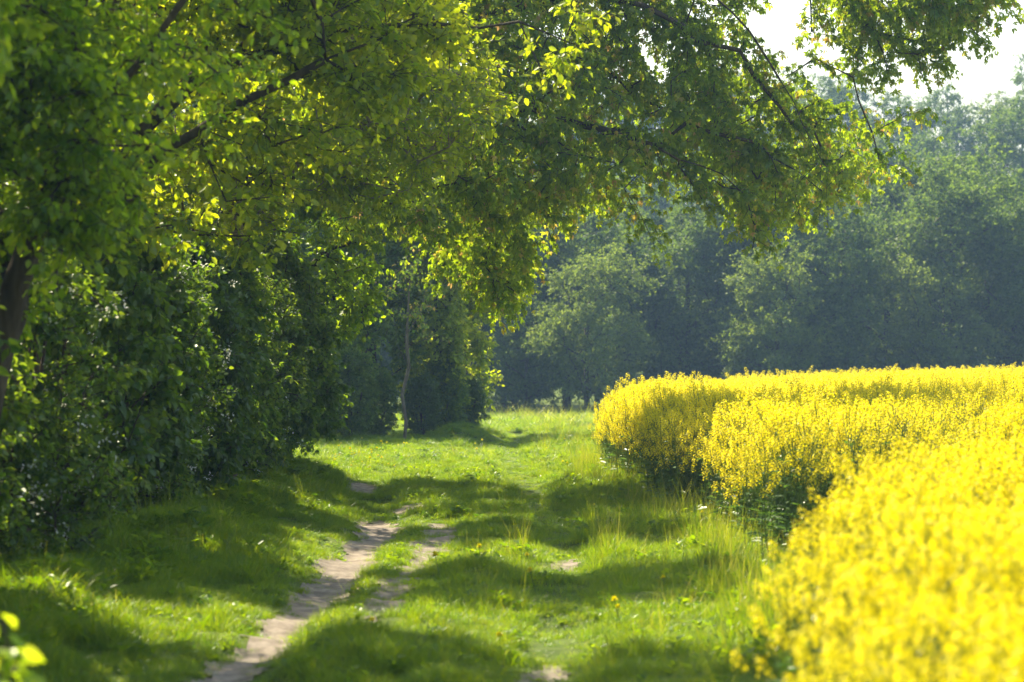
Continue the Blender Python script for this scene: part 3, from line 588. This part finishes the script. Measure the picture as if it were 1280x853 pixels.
def build_grass():
    rg = np.random.default_rng(78); PX, PY = [], []
    def region(x0f, x1f, y0, y1, dens):
        w = max(x1f(y0) - x0f(y0), x1f(y1) - x0f(y1)); lo = min(x0f(y0), x0f(y1)); hi = max(x1f(y0), x1f(y1)); n = int((hi - lo) * (y1 - y0) * dens)
        x = lo + rg.random(n) * (hi - lo); y = y0 + rg.random(n) * (y1 - y0); m = (x > np.vectorize(x0f)(y)) & (x < np.vectorize(x1f)(y)); PX.append(x[m]); PY.append(y[m])
    ex = lambda y: float(np.interp(y, EDGE[:, 1], EDGE[:, 0])) + .25
    region(lambda y: -4.6, ex, 9, 15, 60)
    region(lambda y: -4.6, ex, 15, 30, 150)
    region(lambda y: -4.6, ex, 30, 56, 120)
    region(lambda y: -7.0, ex, 56, 92, 45)
    region(lambda y: -14, lambda y: min(ex(y), 16), 92, 134, 14)
    x = np.concatenate(PX); y = np.concatenate(PY); d = ddirt(x, y)
    keep = (d > -.03 + rg.random(len(x)) * .07) | (rg.random(len(x)) < .04 + .12 * (dline(x, y, RUT) < 0) + .3 * ((x > -.2) & (y < 60)))
    # trodden ground in the right wheel track is thin
    tr = dline(x, y, TRACKR); keep &= ~((tr < .0) & (vn(x, y, 1.3, 9) > .50) & (rg.random(len(x)) < .75))
    bare = (d < .25) & (rg.random(len(x)) < .25); keep &= ~bare
    x, y, d = x[keep], y[keep], d[keep]
    clump = vn(x, y, 1.1, 12); cl2 = vn(x, y, 3.1, 13)
    s = .24 + .42 * clump + 0.9 * (cl2 - .37)
    s = s * (1 + .5 * ss(-2.0, -3.2, x) * (y < 50)) * (1 - .35 * ss(.15, -.1, np.minimum(tr[keep], dline(x, y, TRACKL))))
    xe = np.interp(y, EDGE[:, 1], EDGE[:, 0]); s = s * (1 + .5 * ss(.8, .2, xe - x))
    s = s * np.where((d < .3), .6 + d, 1); s = np.where(y > 56, s * 1.05, s); s = np.where(y > 92, s * 1.6, s)
    s = np.clip(s * .86, .2, 1.5) * rg.uniform(.75, 1.2, len(x))
    pick = rg.integers(0, 4, len(x)); tall = (s > .75); pick = np.where(tall & (rg.random(len(x)) < .025 + .2 * (x > 0)), rg.integers(4, 6, len(x)), pick); pick = np.where(rg.random(len(x)) < .06, rg.integers(6, 8, len(x)), pick)
    foot = (x < -2.75) & (y < 50) & (rg.random(len(x)) < .10); pick = np.where(foot, rg.integers(6, 8, len(x)), pick); s = np.where(foot, np.clip(s * 1.15, .6, 1.1), s)
    z = hgt(x, y) - .008; wid = np.where(y > 56, 1.5, 1.0) * np.where(y > 92, 1.8, 1)
    rot = np.stack([rg.normal(0, .12, len(x)), rg.normal(0, .12, len(x)), rg.uniform(0, 6.28, len(x))], -1)
    scl = np.stack([np.maximum(s, .5) * wid, np.maximum(s, .5) * wid, s], -1)
    scatter('grass', np.stack([x, y, z], -1), rot, scl, gcol, pick, label='lush green grass of the lane, its banks and the sunny meadow', cat='grass')
    print('grass tufts', len(x))
build_grass()

# ------------------------------------------------------------ rapeseed
def rape_parts(seed):
    rg = np.random.default_rng(seed); H = rg.uniform(1.18, 1.34); nb = 13
    zs = np.linspace(.0, 1, nb); stems = []; tipP = []; tipD = []
    m = 6; P = np.array([(rg.normal(0, .01) + .02 * math.sin(i), rg.normal(0, .01), H * i / m) for i in range(m + 1)]); P[0] = (0, 0, 0)
    rr = np.linspace(.007, .003, m + 1); stems.append(tubes(P[:-1], P[1:], P[1:] - P[:-1], P[1:] - P[:-1], rr[:-1], rr[1:], 4)); tipP.append(P[-1]); tipD.append((0, 0, 1))
    for i in range(nb - 1):
        z = H * (.27 + .62 * i / (nb - 1)); a = i * 2.399 + rg.uniform(-.3, .3); l = rg.uniform(.75, 1.1) * (.42 - .18 * i / nb)
        b = np.array((0, 0, z)); mid = b + np.array((math.cos(a) * l * .45, math.sin(a) * l * .45, l * .5)); e = mid + np.array((math.cos(a) * l * .18, math.sin(a) * l * .18, l * .62))
        Q = np.array([b, mid, e]); stems.append(tubes(Q[:-1], Q[1:], Q[1:] - Q[:-1], Q[1:] - Q[:-1], np.array((.004, .003)), np.array((.003, .002)), 3)); tipP.append(e); tipD.append(e - mid)
    tipP = np.array(tipP); tipD = unit(np.array(tipD, float)); FP_, FA, FN = [], [], []; BP = []; podP, podA = [], []
    for p, d in zip(tipP, tipD):
        nf = 15
        for j in range(nf):
            a = j * 2.399; t = j / nf; r = .034 * (1 - .55 * t); c = p + d * (-.07 + .105 * t) + np.array((math.cos(a) * r, math.sin(a) * r, 0)); n = unit(np.array((math.cos(a), math.sin(a), .7 + .7 * t))); n = unit(n + rg.normal(0, .2, 3))
            u = unit(np.cross(n, (.1, .3, .9))); v = np.cross(n, u); s0 = rg.uniform(0, 1.57)
            for q in range(4):
                an = s0 + q * 1.571; FP_.append(c); FA.append(u * math.cos(an) + v * math.sin(an) + n * .25); FN.append(n)
        for j in range(7):
            a = j * 2.399 + 1; c = p + d * (-.10 - .018 * j); podP.append(c); podA.append((math.cos(a), math.sin(a), .7))
    fl = leaves((np.array([(0, 0, 0), (.42, .62, .05), (0, 1, -.05), (-.42, .62, .05)]), np.array([(0, 1, 2, 3)])), np.array(FP_), np.array(FA), np.array(FN), np.full(len(FP_), .0135))
    n = len(podP); pods = leaves((np.array([(0, 0, 0), (.05, .5, 0), (0, 1, 0), (-.05, .5, 0)]), np.array([(0, 1, 2, 3)])), np.array(podP), np.array(podA), rg.normal(0, 1, (n, 3)), np.full(n, .045))
    stem4 = [s for s in stems]
    def tri(F): return F if F.shape[1] == 3 else np.concatenate([F[:, [0, 1, 2]], F[:, [0, 2, 3]]])
    st = join([(V, tri(F)) for V, F in stem4] + [(pods[0], tri(pods[1]))])
    k = 13; a = np.arange(k) * 2.2; z = np.linspace(.05, .75, k) * H; A = np.stack([np.cos(a), np.sin(a), rg.uniform(.0, .5, k)], -1)
    lf = leaves((np.array([(0, 0, 0), (.18, .35, .04), (.16, .7, 0), (0, 1, -.15), (-.16, .7, 0), (-.18, .35, .04)]), np.array([(0, 1, 2, 3), (0, 3, 4, 5)])), np.stack([z * 0, z * 0, z], -1), A, rg.normal(0, .3, (k, 3)) + (0, 0, 1), rg.uniform(.10, .24, k) * np.linspace(1.1, .6, k))
    return st, lf, fl, rg
rcol_objs = []; near_protos = []
for i in range(4):
    st, lf, fl, rg = rape_parts(100 + i)
    root = props(empty('rapeseed_plant', (0, 0, 0)), 'tall rapeseed plant with yellow flower heads in the blurred near edge of the field', 'plant', 'single rapeseed plants at the near field edge')
    a = mesh('stem', *st, M_rstem, root, v=rg.random(len(st[1]))); b = mesh('leaves', *lf, M_rleaf, root, v=rg.random(len(lf[1]))); c = mesh('blossom', *fl, M_petal, root, v=np.clip(rg.normal(.5, .25, len(fl[1])), 0, 1))
    near_protos.append(root)
    # one mesh of the same plant for the uncountable field
    def tri(F): return F if F.shape[1] == 3 else np.concatenate([F[:, [0, 1, 2]], F[:, [0, 2, 3]]])
    parts = [(st[0], tri(st[1])), (lf[0], tri(lf[1])), (fl[0], tri(fl[1]))]; V, F = join(parts)
    o = mesh('rape_kind_%d' % i, V, F, M_rstem, v=rg.random(len(F))); o.data.materials.append(M_rleaf); o.data.materials.append(M_petal)
    mi = np.concatenate([np.full(len(p[1]), j) for j, p in enumerate(parts)]).astype(np.int32); o.data.polygons.foreach_set('material_index', mi); rcol_objs.append(o)
rcol = proto_col('rape_kinds', rcol_objs)
def build_rape():
    rg = np.random.default_rng(79); PX, PY = [], []
    for y0, y1, dens in ((3, 9, 34), (9, 30, 38), (30, 56, 42), (56, 80, 28), (80, 132, 17)):
        hi = .171 * y1 + 3.5; n = int((hi - .6) * (y1 - y0) * dens); x = .6 + rg.random(n) * (hi - .6); y = y0 + rg.random(n) * (y1 - y0); m = rape_in(x, y) & (x < .171 * y + 3.5); PX.append(x[m]); PY.append(y[m])
    x = np.concatenate(PX); y = np.concatenate(PY)
    tram = ((y > 33.6 + .2 * (x - 2)) & (y < 36.0 + .2 * (x - 2)) & (x < 12)); ins = np.zeros(len(x), bool)      # two tramlines run into the crop
    GP = [(1.0, 14.2), (1.6, 14.6), (2.35, 18.6), (3.3, 22.8), (4.4, 27.4), (6.4, 35.6), (6.2, 38), (4.3, 31.2), (3.2, 27.8), (2.35, 26.3), (1.6, 26)]
    wob = (vn(x, y, 2.2, 44) - .5) * .5
    for (ax, ay), (bx, by) in zip(GP, GP[1:] + GP[:1]): ins ^= ((ay > y) != (by > y)) & (x + wob < (bx - ax) * (y - ay) / (by - ay + 1e-9) + ax)
    tram |= ins
    keep = ~tram & (rg.random(len(x)) < .55 + .6 * vn(x, y, .9, 41)); x, y = x[keep], y[keep]
    xe = np.interp(y, EDGE[:, 1], EDGE[:, 0]); s = (.88 + .2 * vn(x, y, .8, 42) + rg.normal(0, .055, len(x))) * (1 - .12 * ss(.3, 0, x - xe)); s = s * np.where(y < 25, .92, 1) * np.where(y < 14, .94, 1)
    z = hgt(x, y) - .01; rz = rg.uniform(0, 6.28, len(x)); tx, ty = rg.normal(0, .06, len(x)), rg.normal(0, .06, len(x)); pk = rg.integers(0, 4, len(x))
    # the 300 plants that show largest stand alone, the rest are one mass
    vis = (x < .171 * y + .05) & (y > 7); order = np.argsort(np.where(vis, y, 1e6))[:300]; one = np.zeros(len(x), bool); one[order] = True
    usedp = set()
    for j in order:
        p = int(pk[j]); loc = (x[j], y[j], z[j])
        if p in usedp: o = dup(near_protos[p], loc, rz[j], float(s[j]))
        else: usedp.add(p); o = near_protos[p]; o.location = loc; o.scale = (s[j],) * 3
        o.rotation_euler = (tx[j], ty[j], rz[j])
    r = ~one; wid = np.where(y > 56, 1.25, 1.0) * np.where(y > 80, 1.2, 1)
    scatter('rapeseed_field', np.stack([x, y, z], -1)[r], np.stack([tx, ty, rz], -1)[r], np.stack([s * wid, s * wid, s], -1)[r], rcol, pk[r], label='dense field of flowering yellow rapeseed beside the lane', cat='rapeseed field')
    print('rape', r.sum(), 'near to y', y[order].max())
build_rape()

# ------------------------------------------------------------ dandelions
def build_dandelions():
    rg = np.random.default_rng(91); n = 42; a = rg.uniform(0, 6.28, n); ph = rg.uniform(.05, 1.4, n)
    A = np.stack([np.cos(a) * np.cos(ph), np.sin(a) * np.cos(ph), np.sin(ph)], -1); fl = leaves(LEAF_DIAM, np.tile((0, 0, .13), (n, 1)), A, rg.normal(0, .2, (n, 3)) + (0, 0, 1), np.full(n, .024))
    st = tubes(np.array([(0, 0, 0.)]), np.array([(0, 0, .13)]), np.array([(0, 0, 1.)]), np.array([(0, 0, 1.)]), np.array([.003]), np.array([.0025]), 5)
    root = props(empty('dandelion', (0, 0, 0)), 'small yellow dandelion flowering in the grass', 'flower', 'dandelions in the grass')
    mesh('flower_head', *fl, M_dand, root, v=rg.random(len(fl[1]))); mesh('stem', *st, M_rstem, root, v=np.full(len(st[1]), .5))
    px = [(rg.uniform(418, 530), rg.uniform(558, 592)) for _ in range(34)] + [(rg.uniform(560, 730), rg.uniform(535, 600)) for _ in range(12)] + [(552, 733), (462, 817), (628, 820), (776, 788), (770, 790), (665, 716), (671, 735), (862, 652), (874, 660), (830, 745), (740, 640), (600, 705)]
    for i, p in enumerate(px):
        x, y = gp(*p)
        if ddirt(x, y) < .1: x += .3
        s = rg.uniform(.8, 1.3); loc = (x, y, float(hgt(x, y))); o = root if i == 0 else dup(root, loc, 0, s)
        o.location = loc; o.scale = (s, s, s * rg.uniform(.9, 1.5)); o.rotation_euler = (rg.normal(0, .15), rg.normal(0, .15), rg.uniform(0, 6))
build_dandelions()

# ------------------------------------------------------------ haze
def build_haze():
    x0, x1, y0, y1, z0, z1 = -440, 440, -170, 780, -4, 62
    V = [(x, y, z) for z in (z0, z1) for x, y in ((x0, y0), (x1, y0), (x1, y1), (x0, y1))]
    F = [(0, 3, 2, 1), (4, 5, 6, 7), (0, 1, 5, 4), (1, 2, 6, 5), (2, 3, 7, 6), (3, 0, 4, 7)]
    m, nt, out = newmat('haze'); v = nt.nodes.new('ShaderNodeVolumePrincipled'); v.inputs['Color'].default_value = (.36, .62, 1, 1); v.inputs['Density'].default_value = .00050; v.inputs['Anisotropy'].default_value = .3
    nt.links.new(v.outputs[0], out.inputs['Volume']); props(mesh('haze', V, F, m), kind='stuff')
build_haze()
